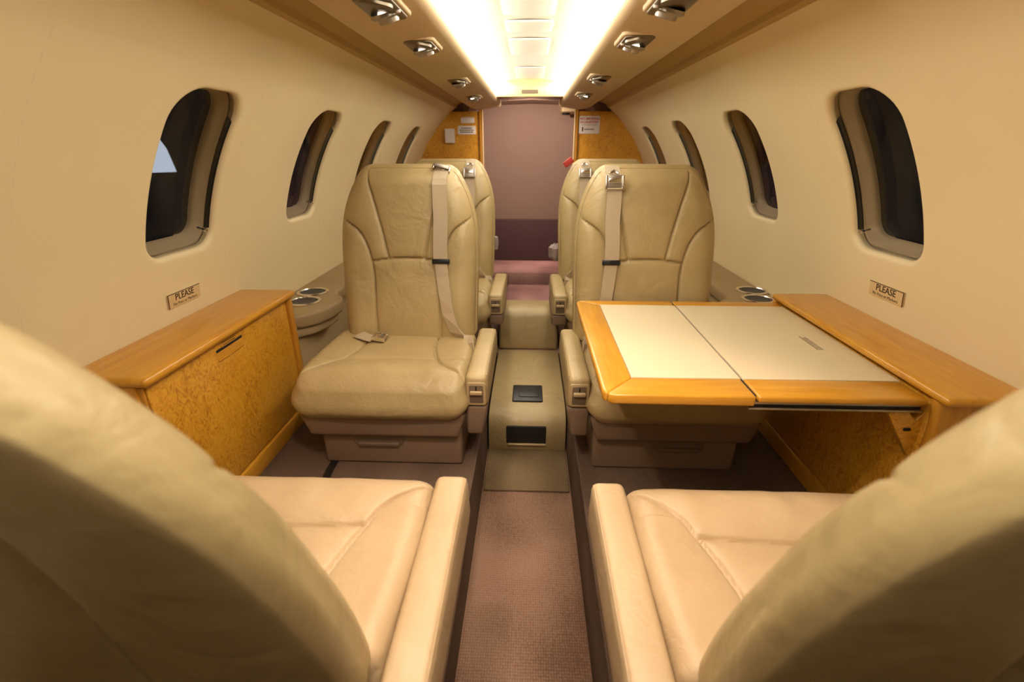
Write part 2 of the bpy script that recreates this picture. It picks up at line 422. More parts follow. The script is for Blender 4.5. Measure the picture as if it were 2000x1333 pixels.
# lavatory ceiling / walls
lv = extr('ceiling', [(-.42, .94), (-.40, 1.0), (-.3, 1.035), (0, 1.045), (.3, 1.035), (.40, 1.0), (.42, .94), (.5, 1.2), (-.5, 1.2)], 3.43, 3.82, 'mauve', close=True)
lv2 = extr('ceiling', [(-.215, 1.02), (-.19, 1.04), (0, 1.05), (.17, 1.04), (.195, 1.02), (.20, 1.15), (-.22, 1.15)], 2.97, 3.43, 'mauve', close=True)
struct(lv2, 'short mauve ceiling strip between header and rear doorway')
struct(lv, 'mauve ceiling over the rear compartment')
b = MB()
b.box((-.62, 3.76, -.2), (.62, 3.82, 1.2)); 
struct(b.build('wall_back', 'mauve', smooth=False), 'plain mauve rear wall seen through the doorway')
for s in (-1, 1):
    struct(box('wall_rear_' + ('left' if s < 0 else 'right'), (min(s * .42, s * .50), 3.45, -.2), (max(s * .42, s * .50), 3.78, 1.1), 'mauve', None, 0), 'mauve side wall of the rear compartment')
struct(box('floor', (-.5, 1.9, -.08), (.5, 3.78, -.06), 'pinkcarpet', None, 0), 'pink carpeted floor at the rear of the cabin')
# pink rounded step + plum panel
prof = [(3.02, -.07), (3.02, -.01), (3.03, .02), (3.06, .035), (3.10, .04), (3.27, .04), (3.27, -.07)]
v = []; 
o = MB().prism([(y, z) for y, z in prof], -.41, .41, Matrix(((0, 0, 1, 0), (1, 0, 0, 0), (0, 1, 0, 0), (0, 0, 0, 1)))).build('carpeted_step', 'pinkcarpet', None, .008)
tag(o, 'low rounded pink carpeted step lit brightly in the rear doorway', 'step')
o = box('plum_panel', (-.41, 3.735, -.06), (.41, 3.758, .255), 'purple', None, .006)
tag(o, 'dark plum panel low on the rear wall behind the pink step', 'panel')

# ------------------------------------------------------------------ partition at the rear
def partition(s, jx, name, label):
    n = 30; pts = []
    a_end = .86
    pts = [(s * (RW + .01) * cos(a), ZC + (RW + .01) * sin(a)) for a in [-.45 + (a_end + .45) * k / n for k in range(n + 1)]]
    pts += [(jx, .975), (jx, 0.0)]
    if s < 0: pts = pts[::-1]
    m4 = Matrix(((1, 0, 0, 0), (0, 0, -1, 3.43), (0, 1, 0, 0), (0, 0, 0, 1)))
    o = MB().prism(pts, 0, .03, m4).build(name, 'burl', None, 0, smooth=False)
    struct(o, label)
    t = box('door_jamb', (jx - (.0 if s < 0 else .022), 3.385, 0), (jx + (.022 if s < 0 else 0), 3.45, .985), 'wood_z', o, .004)
    box('jamb_edge_highlight', (jx + s * -.022 - .004, 3.38, 0), (jx + s * -.022 + .004, 3.40, .985), 'pale', o, .002)  # pale edge trim, its colour standing in for the jamb's highlight line
    return o
partition(-1, -.335, 'wall_partition_left', 'golden burl wood partition left of the rear doorway')
partition(1, .300, 'wall_partition_right', 'golden burl wood partition right of the rear doorway')
def placard(c, w, h, label, rows, m='white', th=.004, cat='sign'):
    root = MB().prism(rrect(w, h, .008), 0, th, Matrix.Translation(c) @ XZ).build('placard', m, None, .001)
    tag(root, label, cat)
    for z, ww, hh, mm in rows:
        random.seed(int(abs(z) * 1e4)); x = -ww / 2
        mb = MB()
        while x < ww / 2 - .002:
            l = random.uniform(.004, .011); l = min(l, ww / 2 - x)
            mb.box((c[0] + x, c[1] - th - .0006, c[2] + z - hh / 2), (c[0] + x + l, c[1] - th, c[2] + z + hh / 2)); x += l + .0025
        mb.build('print_line', mm, root, smooth=False)
    return root
placard((-.41, 3.398, .760 + .164), .088, .034, 'small blank white placard at the top of the left burl partition', [])
placard((-.418, 3.398, .76 + .105), .118, .052, 'white placard with three lines of dark print on left partition', [(.012, .07, .006, 'ink'), (0, .092, .006, 'ink'), (-.012, .086, .006, 'ink')])
sw = MB().prism(rrect(.062, .088, .006), 0, .03, Matrix.Translation((-.528, 3.399, .76 + .07)) @ XZ).build('wall_unit', 'white', None, .004)
tag(sw, 'white boxy wall unit fixed to the left burl partition', 'wall unit')
pr = placard((.372, 3.398, .76 + .135), .132, .104, 'white and red no smoking placard on the right burl partition', [(.0, .10, .002, 'ink'), (-.026, .062, .006, 'ink')])
MT = lambda x, y, z: Matrix.Translation((x, y, z)) @ Matrix.Rotation(pi / 2, 4, 'X')
text('lettering', 'NO SMOKING', .0195, MT(.372, 3.3932, .76 + .135 + .036), 'red_ink', pr, .0006)
text('lettering', 'IN LAVATORY', .0182, MT(.372, 3.3932, .76 + .135 + .016), 'red_ink', pr, .0006)
box('printed_figure', (.326, 3.3932, .76 + .135 - .038), (.334, 3.394, .76 + .135 - .012), 'ink', pr, 0)

# ------------------------------------------------------------------ overhead service units
def psu(x, y, label, lit, s, w=.082, l=.15, group=None):
    z = .9975
    root = empty('reading_light_unit', (x, y, z), label, 'light', 'overhead reading light and vent units')
    MB().prism(rrect(w, l, .02), -.008, .006).build('bezel', 'headliner', root, .004)
    MB().prism(rrect(w - .014, l - .014, .016), -.0125, -.006).build('plate', 'bronze', root, .003)
    for k, dy in ((0, -.038), (1, .036)):
        m4 = Matrix.Translation((0, dy, -.010)) @ Matrix.Rotation(R(14 if k else -10) * s, 4, 'Y') @ Matrix.Rotation(R(18 if k else 5), 4, 'X')
        pf = [(.030, .004), (.0305, -.002), (.028, -.005), (.024, -.0045), (.020, -.001), (.017, .003)] if k == 0 else [(.030, .004), (.0305, -.002), (.027, -.005), (.021, -.005), (.0195, -.013), (.017, -.014), (.0155, -.012), (.0145, .002)]
        o = MB().lathe(pf, 28, m4).build('eyeball', 'bronze' if k == 0 else 'steel', root)
        o2 = MB().lathe([(.0175, .001), (0, .001)], 20, m4).build('lens', 'lampglow' if (k == 1 and lit) else 'black', o)
    MB().lathe([(.0, -.016), (.004, -.0155), (.005, -.011)], 12, Matrix.Translation((-.030 * s, 0, 0))).build('button', 'white', root)
    return root
for x, y, lit, t in ((-.268, 1.0, True, 'nearest'), (-.268, 1.345, True, 'second'), (-.275, 2.02, False, 'third'), (-.285, 2.62, True, 'farthest')):
    psu(x, y, '%s reading light and vent unit on the left overhead panel' % t, lit, -1)
for x, y, lit, t in ((.240, .985, False, 'nearest'), (.240, 1.31, True, 'second'), (.242, 1.95, False, 'third'), (.248, 2.53, True, 'farthest')):
    psu(x, y, '%s reading light and vent unit on the right overhead panel' % t, lit, 1)
r = empty('ceiling_spotlight', (.235, 3.62, .99), 'small lit ceiling spotlight just inside the rear doorway', 'light')
box('lamp_housing', (.20 - .235, -.12, -.012), (.31 - .235, .30, .04), 'headliner', r, .01)
MB().lathe([(.026, -.010), (.028, -.020), (.020, -.024), (.016, -.018)], 20).build('lamp_ring', 'black', r)
MB().lathe([(.017, -.019), (0, -.021)], 20).build('lamp_lens', 'lampglow', r)

# ------------------------------------------------------------------ seats
def q1(s): s = min(max(s, 0), 1); return sqrt(max(0, 1 - (1 - s) ** 2))
def sampl(n, k=.45): return [(1 - k) * i / n + k * (.5 - .5 * cos(pi * i / n)) for i in range(n + 1)]
def segd(px, py, a, b):
    dx, dy = b[0] - a[0], b[1] - a[1]; t = ((px - a[0]) * dx + (py - a[1]) * dy) / (dx * dx + dy * dy); t = 0 if t < 0 else 1 if t > 1 else t
    return sqrt((px - a[0] - t * dx) ** 2 + (py - a[1] - t * dy) ** 2)
def smoothpts(pts, n=6):       # catmull-rom
    P = [pts[0]] + list(pts) + [pts[-1]]; out = []
    for i in range(1, len(P) - 2):
        for k in range(n):
            t = k / n; a, b, c, d = P[i - 1], P[i], P[i + 1], P[i + 2]
            out.append(tuple(.5 * ((2 * b[j]) + (-a[j] + c[j]) * t + (2 * a[j] - 5 * b[j] + 4 * c[j] - d[j]) * t * t + (-a[j] + 3 * b[j] - 3 * c[j] + d[j]) * t ** 3) for j in (0, 1)))
    out.append(tuple(pts[-1])); return out
def pad(name, hw, L, th, tb, hs, seams, mp, m, parent, rs=.035, r0=.03, r1=.03, nx=150, nt=150, gw=.0021, gd=.0085, extra=None, bulge=.006, bseams=(), bk=None):
    """padded cushion: hw(l) half width, length L, front thickness th, back thickness tb, skirt half height hs; mp(x,l,h)->point"""
    U = [2 * a - 1 for a in sampl(nx)]; T = [a * L for a in sampl(nt)]
    def segs(ss):
        out = []
        for s in ss:
            for a, b in zip(s, s[1:]): out.append((a, b))
        return out
    SG = segs(seams); BG = segs(bseams)
    v = []; f = []
    def surf(sign, SS, t0):
        base = len(v)
        for l in T:
            w = hw(l)
            near = [sg for sg in SS if min(sg[0][1], sg[1][1]) - .05 < l < max(sg[0][1], sg[1][1]) + .05]
            for u in U:
                x = u * w
                e = q1((w - abs(x)) / rs) * q1(l / r0) * q1((L - l) / r1)
                h = hs + (t0 - hs) * e
                if near:
                    d = min(segd(x, l, a, b) for a, b in near)
                    h -= (gd * math.exp(-(d / gw) ** 2) + gd * .5 * math.exp(-d / .010)) * (.25 + .75 * e)
                    h += .003 * (1 - math.exp(-d / .03)) * e
                if extra and sign > 0: h += extra(x, l, w) * e
                v.append(mp(x, l, sign * h))
        n = len(U)
        for i in range(len(T) - 1):
            for j in range(n - 1):
                a = base + i * n + j; q = (a, a + 1, a + n + 1, a + n); f.append(q if sign > 0 else q[::-1])
        ring = [base + j for j in range(n)] + [base + i * n + n - 1 for i in range(1, len(T))] + [base + (len(T) - 1) * n + j for j in range(n - 2, -1, -1)] + [base + i * n for i in range(len(T) - 2, 0, -1)]
        return ring
    ra = surf(1, SG, th)
    sv = globals().get('_nobk')
    nU, nT = U, T
    U = [2 * a - 1 for a in sampl(nx)]
    rb = surf(-1, BG, tb)
    # skirt between
    def outl(i, n):   # (x,l) on border for ring index
        return None
    K = 4; rings = [ra]
    border = []
    for l in (T[0],): border += [(u * hw(l), l) for u in nU]
    border += [(hw(l), l) for l in T[1:]]
    border += [(u * hw(T[-1]), T[-1]) for u in reversed(nU[:-1])]
    border += [(-hw(l), l) for l in reversed(T[1:-1])]
    cx, cl = 0, L / 2
    for k in range(1, K):
        h = hs - 2 * hs * k / K; o = bulge * sin(pi * k / K); rr = []
        for x, l in border:
            d = sqrt(x * x + (l - cl) ** 2) or 1
            v.append(mp(x + x / d * o, l + (l - cl) / d * o, h)); rr.append(len(v) - 1)
        rings.append(rr)
    rings.append(rb)
    n = len(ra)
    for r_0, r_1 in zip(rings, rings[1:]):
        for i in range(n): j = (i + 1) % n; f.append((r_0[j], r_0[i], r_1[i], r_1[j]))
    o = link(name, v, f, m, parent, True)
    return o
def corner(w, l, L, r0, r1):
    if l < r0: return w - r0 + r0 * q1(l / r0) 
    if l > L - r1: return w - r1 + r1 * q1((L - l) / r1)
    return w
LB = .475; RC = R(11)
def hwb(l):       # backrest half width along its length
    w = .186 + .005 * min(l / .2, 1) - .066 * max(0, (l - .24) / .235) ** 2.6
    return corner(w, l, LB, .02, .022)
BK = {'dx': 0, 'rc': RC, 'sc': 1}
def mpb(x, l, h):
    RC = BK['rc']; x = x + BK['dx']; x = x * (1 - .15 * (l / LB) ** 2) if BK['sc'] > 1 else x; l = l * BK['sc']
    dy = .004 * sin(pi * l / LB) * -2
    return Vector((x, .070 + dy + l * sin(RC) - h * cos(RC), .245 + l * cos(RC) + h * -sin(RC) * -1 * 0 - h * sin(RC)))
def xb(x, l, w):
    return .010 * max(0, (abs(x) - .10) / .09) ** 1.5 * max(0, 1 - l / .40) + .006 * sin(min(l / .2, 1) * pi)
def seam_b():
    S_ = []
    for s in (-1, 1):
        S_.append(smoothpts([(s * .092, -.01), (s * .092, .10), (s * .093, .19), (s * .098, .235), (s * .112, .285), (s * .138, .325), (s * .188, .352)]))
        S_.append(smoothpts([(s * .050, .242), (s * .062, .30), (s * .082, .38), (s * .112, LB + .01)]))
    S_.append(smoothpts([(-.096, .236), (-.05, .243), (0, .246), (.05, .243), (.096, .236)]))
    return S_
LC = .335
def hwc(l):
    w = .203 + .006 * sin(pi * min(l / .3, 1))
    return corner(w, l, LC, .035, .02)
def mpc(x, l, h):      # cushion: l from the front lip backwards
    roll = -.018 * max(0, 1 - l / .07) ** 2
    return Vector((x, -.282 + l, .205 + h + roll + (LC - l) * .0 ))
def seam_c():
    S_ = []
    for s in (-1, 1):
        S_.append(smoothpts([(s * .203, .040), (s * .165, .068), (s * .138, .100), (s * .120, .140), (s * .106, .19), (s * .098, .24), (s * .096, .34)]))
    S_.append(smoothpts([(-.124, .130), (0, .136), (.124, .130)]))
    return S_
def xc(x, l, w):
    return .009 * sin(pi * min(l / .13, 1)) * (l < .13) + .006 * max(0, (abs(x) - .11) / .1) * (l > .1) + .0016 * sin(x * 62 + 1.3 * sin(x * 31 + 1) + l * 25) * max(0, 1 - abs(l - .06) / .055)
def ribbon(pts, w, th, wdirs):
    """band following pts; wdirs = across-direction per point"""
    v = []; f = []; n = len(pts)
    for i, p in enumerate(pts):
        p = Vector(p); d = (Vector(pts[min(i + 1, n - 1)]) - Vector(pts[max(i - 1, 0)])).normalized(); a = Vector(wdirs[i]) if isinstance(wdirs, list) else Vector(wdirs)
        a = (a - d * a.dot(d)).normalized(); nn = a.cross(d) * th / 2; a = a * w / 2
        v += [p - a - nn, p + a - nn, p + a + nn, p - a + nn]
    for i in range(n - 1):
        for k in range(4): j = (k + 1) % 4; f.append((i * 4 + k, i * 4 + j, i * 4 + 4 + j, i * 4 + 4 + k))
    f += [(3, 2, 1, 0), tuple(range(4 * n - 4, 4 * n))]
    return v, f
def buckle(parent, m4, m='chrome', w=.044):
    o = MB().prism(rrect(w, .036, .004), -.003, .006, m4).build('buckle', 'steel', parent, .0015)
    MB().prism(rrect(w - .010, .012, .002, cy=.004), .006, .009, m4).build('buckle_bar', m, o, .001)
    MB().tube([m4 @ Vector((-w / 2 + .002, -.016, .006)), m4 @ Vector((w / 2 - .002, -.016, .006))], .003, 8).build('buckle_pin', m, o)
    for s in (-1, 1): MB().box((s * w / 2 - .003, -.020, -.001), (s * w / 2 + .003, .016, .011), m4).build('buckle_side', m, o, .001)
    return o
def make_seat(a, label, near, row, dx=0, rc=11, sc=1):
    """local frame: faces -Y, origin on the floor under the crease; a = side (+1/-1) of the aisle armrest"""
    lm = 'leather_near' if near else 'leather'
    BK['dx'] = dx; BK['rc'] = R(rc); BK['sc'] = sc
    root = empty('cabin_seat', (0, 0, 0), label, 'seat', 'leather cabin seats')
    key = (a, near)
    if key in CACHE:
        for nm, me in CACHE[key]:
            o = bpy.data.objects.new(nm, me); COL.objects.link(o); o.parent = root
    else:
        bs = [smoothpts([(a * .090, .40), (a * .082, .327), (a * .066, .262), (a * .026, .12), (a * .01, .02)])]
        p1 = pad('backrest', hwb, LB, .066, .030, .022, seam_b(), mpb, 'leather', root, .05, .02, .035, extra=xb, bseams=bs)
        p2 = pad('seat_cushion', hwc, LC, .050, .045, .030, seam_c(), mpc, lm, root, .032, .055, .02, extra=xc, bulge=.016)
        CACHE[key] = [('backrest', p1.data), ('seat_cushion', p2.data)]
    # piping round the backrest and cushion faces
    pp = []
    for l in [LB * k / 40 for k in range(0, 40)] : pp.append(mpb(hwb(l) + .001, l, .021))
    pl = [mpb(-hwb(l) - .001, l, .021) for l in [LB * k / 40 for k in range(39, -1, -1)]]
    top = [mpb(hwb(LB) * (1 - 2 * k / 10), LB, .021) for k in range(11)]
    if not near: MB().tube(pp + top + pl, .0022, 6).build('piping', lm, root)
    pc = [mpc(a * (hwc(l) - .012), l, .0335 + .0135 * q1(l / .055)) for l in [.02 + (LC - .05) * k / 30 for k in range(31)]]
    MB().tube(pc, .0018, 6).build('piping', lm, root)
    # frame under the cushion
    fr = MB()
    fr.prism([(-.203, -.272), (.203, -.272), (.205, .08), (-.205, .08)], .092, .165)
    o = fr.build('seat_frame', 'base', root, .014, 4)
    for vv in o.data.vertices:
        if vv.co.z < .125: vv.co.x *= .93; vv.co.y *= .985
    # pedestal with drawer handle
    pd = MB().prism([(-.165, -.245), (.190, -.245), (.190, .07), (-.165, .07)] if a > 0 else [(-.190, -.245), (.165, -.245), (.165, .07), (-.190, .07)], .0, .102)
    pd.build('pedestal', 'base', root, .008)
    MB().prism(rrect(.125, .034, .010, cx=a * -.02, cy=.074), .2435, .2475, XZ).build('handle_recess', 'plastic_dark', root, .002)
    MB().prism(rrect(.105, .010, .004, cx=a * -.02, cy=.062), .246, .254, XZ).build('drawer_handle', 'plastic_dark', root, .002)
    # armrest
    x0, x1 = (.205, .262) if a > 0 else (-.262, -.205)
    cx = (x0 + x1) / 2
    arm = MB().box((x0, -.262, .182), (x1, .085, .262)).build('armrest', lm, root, .013, 4)
    for vv in arm.data.vertices:       # soften, slightly hollow top
        if vv.co.z > .24: vv.co.z -= .004 * max(0, min(1, (vv.co.y + .1) / .18)); vv.co.x = cx + (vv.co.x - cx) * .93
    st = [(cx + a * .0235, -.25 + .32 * k / 12, .2605 - .004 * max(0, min(1, (-.15 + .32 * k / 12) / .18))) for k in range(13)]
    MB().tube(st, .0011, 5).build('stitching', lm, arm)
    side = MB()
    zb = .085 if row != 3 else .128
    pf = [(-.262, .184), (-.255, zb + .015), (-.20, zb), (.07, zb), (.085, .184)]
    side.prism(pf, x0 + .002, x1 - .004 if a > 0 else x1 - .002, Matrix(((0, 0, 1, 0), (1, 0, 0, 0), (0, 1, 0, 0), (0, 0, 0, 1))))
    o = side.build('armrest_side_panel', 'base', root, .008)
    for vv in o.data.vertices:
        if vv.co.z < .13 and vv.co.x * a > abs(cx): vv.co.x -= a * .012
    # control panel on the front of the armrest
    pm = Matrix.Translation((cx, -.262, .218))
    MB().prism(rrect(.046, .060, .007), 0, .004, pm @ XZ).build('control_bezel', 'plastic', arm, .0018)
    MB().prism(rrect(.033, .047, .004), .0025, .0048, pm @ XZ).build('control_recess', 'plastic_dark', arm, .0008)
    MB().box((-.0145, -.0125, .0005), (.0145, -.004, .0095), pm).build('control_lever', 'plastic', arm, .002)
    MB().box((-.0015, -.0065, .010), (.0015, -.0045, .021), pm).build('lever_slot', 'black', arm, .0004)
    # shoulder belt
    bx = a * .098
    sh = lambda x, l: .066 + (.003 + xb(x, l, .19)) * 1.0 + .004
    if row != 2:
        pts = [mpb(bx, LB + .006, .02)] + [mpb(bx + a * .0015 * sin(l * 40), l, (sh(bx, l) * q1((LB - l + .003) / .035) + .004)) for l in [LB - .004, LB - .016, LB - .03, .40, .35, .30, .27, .245]]
        v, f = ribbon(pts, .039, .0022, (1, 0, 0))
        sb = link('shoulder_belt', v, f, 'strap', root, False)
        MB().box((-.024, -.007, -.004), (.024, .007, .006), frame_mtx(mpb(bx, .242, sh(bx, .242) + .002), (1, 0, 0), mpb(0, 1, 0) - mpb(0, 0, 0))).build('belt_slider', 'black', sb, .0025)
        low = [(bx, .24), (bx + a * .004, .20), (bx + a * .010, .15), (bx + a * .018, .10), (bx + a * .034, .055), (bx + a * .062, .030)]
        pts = [mpb(x, l, sh(x, l) + (.004 if k < 4 else .006)) for k, (x, l) in enumerate(low)] + [Vector((a * .185, -.030, .262)), Vector((a * .196, -.062, .258)), Vector((a * .203, -.075, .22))]
        wd = [(1, 0, 0), (1, -.05, 0), (1, -.1, .1), (1, -.2, .2), (1, -.5, .3), (.8 * 1, -.9, .4), (.8, -1, .3), (.8, -1, .2), (.8, -1, .1)]
        wd = [(x, y * a, z * a) for x, y, z in wd]
        v, f = ribbon(pts, .034, .0022, wd); link('strap_lower', v, f, 'strap', sb, False)
        up = mpb(0, 1, 0) - mpb(0, 0, 0)
        if a > 0: m4 = frame_mtx(mpb(bx, LB + .004, .030), (1, 0, -.25), (0, -1, .35))
        else: m4 = frame_mtx(mpb(bx, LB - .022, .078), (1, 0, 0), up)
        if row == 3: m4 = frame_mtx(mpb(bx, LB - .030, .080), (1, 0, 0), up)
        buckle(sb, m4)
        if a < 0 or row == 3:
            MB().tube([mpb(bx - .012, LB - .004, .066), mpb(bx, LB + .002, .060), mpb(bx + .012, LB - .004, .066)], .004, 8).build('buckle_tongue', 'chrome', sb)
    # lap belt with buckle on the cushion
    if row != 3:
        zz = .262
        pts = [(-a * .150, .01, .255), (-a * .125, -.012, zz + .004), (-a * .10, -.026, zz + .002), (-a * .078, -.034, zz)]
        if row == 1:
            v, f = ribbon(pts, .034, .0025, (0.2 * a, .8, .1)); lb = link('lap_belt', v, f, 'strap', root, False)
            buckle(lb, frame_mtx((-a * .060, -.036, zz + .004), (.15, 1, .1), (-1, .2, .1)), 'chrome', .030)
    return root
CACHE = {}
SX = .355
def place(a, side, y, rz, label, near, row, dx=0, rc=11, x=None, sc=1):
    r_ = make_seat(a, label, near, row, dx, rc, sc); r_.location = (x if x is not None else side * SX, y, 0); r_.rotation_euler = (0, 0, rz); return r_
place(1, -1, 1.272, 0, 'tan leather seat facing the viewer beside the burl cabinet on the left', False, 1, .013)
place(-1, 1, 1.272, 0, 'tan leather seat facing the viewer, partly behind the folding table', False, 1, -.034)
place(1, -1, 1.950, 0, 'rearmost left leather seat, mostly hidden behind the front left seat', False, 3, .013)
place(-1, 1, 1.950, 0, 'rearmost right leather seat, with a red tab behind its shoulder', False, 3, -.034, 11, .348)
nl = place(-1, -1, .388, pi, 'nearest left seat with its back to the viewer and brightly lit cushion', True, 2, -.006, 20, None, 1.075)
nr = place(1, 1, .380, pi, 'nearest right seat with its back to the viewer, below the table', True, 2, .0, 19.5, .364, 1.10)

# ------------------------------------------------------------------ leather covered hump, step in the aisle
YZX = Matrix(((0, 0, 1, 0), (1, 0, 0, 0), (0, 1, 0, 0), (0, 0, 0, 1)))
hump = empty('aisle_hump', (0, 1.37, AZ), 'tan leather covered hump filling the aisle floor between the far seats', 'floor box')
g = MB(); pr_ = [(0, 0), (.002, .07), (.012, .105), (.03, .122), (.06, .131), (.12, .134), (.56, .134), (.56, 0)]
o = g.prism(pr_, -AW + .003, AW - .003, YZX).build('leather_cover', 'leather', hump, .004, 2)
MB().prism(rrect(.106, .118, .006, cx=0, cy=.155), .130, .139).build('latch_plate', 'black', hump, .0015)
MB().prism(rrect(.070, .055, .004, cx=.004, cy=.150), .139, .1415).build('latch_handle', 'black', hump, .001)
MB().prism(rrect(.132, .064, .004, cx=-.003, cy=.062), -.006, .002, XZ).build('front_slot', 'slot', hump, .001)
MB().box((-.066, -.010, .026), (.063, 0, .031)).build('slot_lip', 'leather', hump, .002)
stp = MB().prism([(0, 0), (.0, .05), (.004, .15), (.018, .172), (.05, .182), (.16, .178), (.20, .150), (.21, 0)], -AW + .004, AW - .004, YZX).build('leather_step', 'leather', None, .012, 3)
stp.location = (0, 1.935, -.06)
tag(stp, 'tan leather wrapped block stepping up behind the aisle hump', 'step')

# ------------------------------------------------------------------ side ledges with cup holders
def ledge(s, sn):
    root = empty('side_ledge', (0, 1.27, 0), 'tan padded side ledge with cup holders beside the far %s seats' % sn, 'ledge')
    zt = .31
    inner = [(1.27 + .006, .74), (1.30, .66), (1.34, .625), (1.40, .604), (1.46, .600), (1.50, .612), (1.53, .64), (1.56, .65), (2.2, .655), (3.39, .66)]
    def poly(off): 
        p = [(s * (x + off), y - 1.27) for y, x in inner] + [(s * .797, 3.39 - 1.27), (s * .797, .006)]
        return p if s > 0 else p[::-1]
    # note polygon order
    MB().prism(poly(0)[::-1], zt - .045, zt).build('ledge_top', 'ledge', root, .012, 4)
    MB().prism(poly(.018)[::-1], zt - .075, zt - .047).build('ledge_lip', 'plastic', root, .008, 3)
    # lower side panel
    pts = [(s * (x), y - 1.27) for y, x in ((1.276, .70), (1.36, .67), (1.45, .668), (3.39, .668))] + [(s * .71, 2.12), (s * .71, .006)]
    if s > 0: pts = pts[::-1]
    MB().prism(pts, .0, zt - .07).build('side_panel', 'plastic', root, .004)
    for i, (cx_, cy_) in enumerate(((.722, 1.53), (.705, 1.425)) if s < 0 else ((.752, 1.60), (.73, 1.50))):
        m4 = Matrix.Translation((s * cx_, cy_ - 1.27, zt))
        c = MB().lathe([(.050, -.001), (.051, .003), (.047, .0055), (.042, .005), (.040, .0015)], 36, m4).build('cup_holder_rim', 'chrome', root)
        MB().lathe([(.041, .0025), (.038, .0012), (0, .0012)], 36, m4).build('cup_shade_disc', 'cup', c)  # flat dark disc; the shade of a well is put into its colour
    return root
ledge(-1, 'left'); ledge(1, 'right')

# ------------------------------------------------------------------ left burl cabinet
cb = empty('side_cabinet', (-.65, .98, 0), 'honey wood side cabinet with burl door along the left wall', 'cabinet')
CY0, CY1, CX, CT = .705, 1.265, -.668, .397
def cbx(nm, a, b, m, par=cb, bev=.003, seg=3): 
    o_ = (cb.location if par is cb or par.parent is cb else Vector()); return MB().box(tuple(Vector(a) - o_), tuple(Vector(b) - o_)).build(nm, m, par, bev, seg)
cbx('cabinet_body', (-.75, CY0 + .018, 0.0), (CX - .012, CY1 - .004, CT - .019), 'wood')
o = MB().box((-.800 + .65, CY0 - .98, CT - .020), (CX + .022 + .65, CY1 - .98, CT)).build('cabinet_top', 'wood', cb, .011, 4)
cbx('end_panel', (-.72, CY0 + .006, 0.0), (CX - .008, CY0 + .02, CT - .019), 'wood_z')
cbx('end_post', (CX - .03, CY1 - .020, 0.0), (CX + .008, CY1, CT - .019), 'wood_z')
dr = cbx('door', (CX - .012, CY0 + .022, .052), (CX, CY1 - .024, CT - .024), 'burl', cb, .0015)
cbx('kickboard', (CX - .014, CY0 + .014, .0), (CX + .004, CY1 - .02, .046), 'wood')
cbx('door_edge', (CX - .012, CY0 + .012, .046), (CX + .001, CY0 + .018, CT - .024), 'wood_z')
# recessed pull and label
ctr = Vector((CX, .972, .360)) - cb.location
pullm = Matrix.Translation(ctr + Vector((0, 0, -.018))) @ Matrix(((0, 0, 1, 0), (1, 0, 0, 0), (0, 1, 0, 0), (0, 0, 0, 1)))
MB().prism(rrect(.100, .026, .012), .0, .0006, pullm).build('finger_pull', 'wood', dr, .0)
MB().prism(rrect(.098, .006, .002, cy=.011), .0006, .0012, pullm).build('pull_shadow_strip', 'slot', dr, 0)  # dark strip painted in as the shadow along the pull's upper edge
MB().prism(rrect(.096, .003, .001, cy=-.011), .0, .003, pullm).build('pull_lip', 'wood', dr, .0008)
lab = MB().prism(rrect(.056, .013, .001, cy=.019), .0, .0012, pullm).build('label_plate', 'wood', dr, .0003)
mb = MB()
for k in range(9): mb.box((-.024 + k * .0055, .0215 , .0012), (-.020 + k * .0055, .0232, .0016), pullm)
for k in range(8): mb.box((-.022 + k * .0055, .0165 , .0012), (-.018 + k * .0055, .0182, .0016), pullm)
mb.build('label_print', 'ink', lab, smooth=False)

# ------------------------------------------------------------------ right table hood and folding table
hb = empty('table_stowage_cabinet', (.70, .98, 0), 'wooden table stowage cabinet with honey top along the right wall', 'cabinet')
def hbx(nm, a, b, m, par=hb, bev=.003, seg=3):
    return MB().box(tuple(Vector(a) - hb.location), tuple(Vector(b) - hb.location)).build(nm, m, par, bev, seg)
hbx('cabinet_top', (.657, CY0 - .02, .379), (.803, CY1 + .015, .396), 'wood', hb, .011, 4)
hbx('burl_panel', (.672, CY0 + .02, .05), (.684, CY1 - .01, .381), 'burl')
hbx('kickboard', (.668, CY0 + .02, 0), (.684, CY1 - .01, .048), 'wood')
o = MB().prism([(.672 - .70, .0), (.672 - .70, .372), (.095, .372), (.07, .2), (.03, .0)][::-1], -CY0 + .98 - .0, -CY0 + .98 - .0 + .0001, XZ)
e1 = MB().prism([(.0, .0), (.07, .0), (.09, .20), (.095, .381), (-.038, .381), (-.030, .33), (-.026, .25)], .98 - CY0 - .02, .98 - CY0, XZ).build('end_post', 'wood_z', hb, .006)
hbx('far_end_post', (.656, CY1 - .012, .0), (.79, CY1 + .004, .381), 'wood_z')
# folding support bracket in burl
br = MB().prism([(.612 - .70, .340), (.618 - .70, .350), (.640 - .70, .350), (.660 - .70, .328), (.670 - .70, .345), (.690 - .70, .26), (.668 - .70, .255)], .98 - .745, .98 - .733, XZ).build('support_bracket', 'burl', hb, .001)
MB().prism(rrect(.012, .006, .002, cx=.650 - .70, cy=.312), .98 - .733, .98 - .7315, XZ).build('bracket_slot', 'black', br, 0)

tb = empty('folding_table', (.40, .98, .34), 'open two-leaf folding table with cream inlay and honey wood border', 'table')
TZ = .375; TY0, TY1 = .722, 1.262; IY0, IY1 = .790, 1.222
o0 = tb.location
def tprism(nm, pts, z0, z1, m, par, bev=.002, seg=3):
    return MB().prism([(x - o0.x, y - o0.y) for x, y in pts], z0 - o0.z, z1 - o0.z).build(nm, m, par, bev, seg)
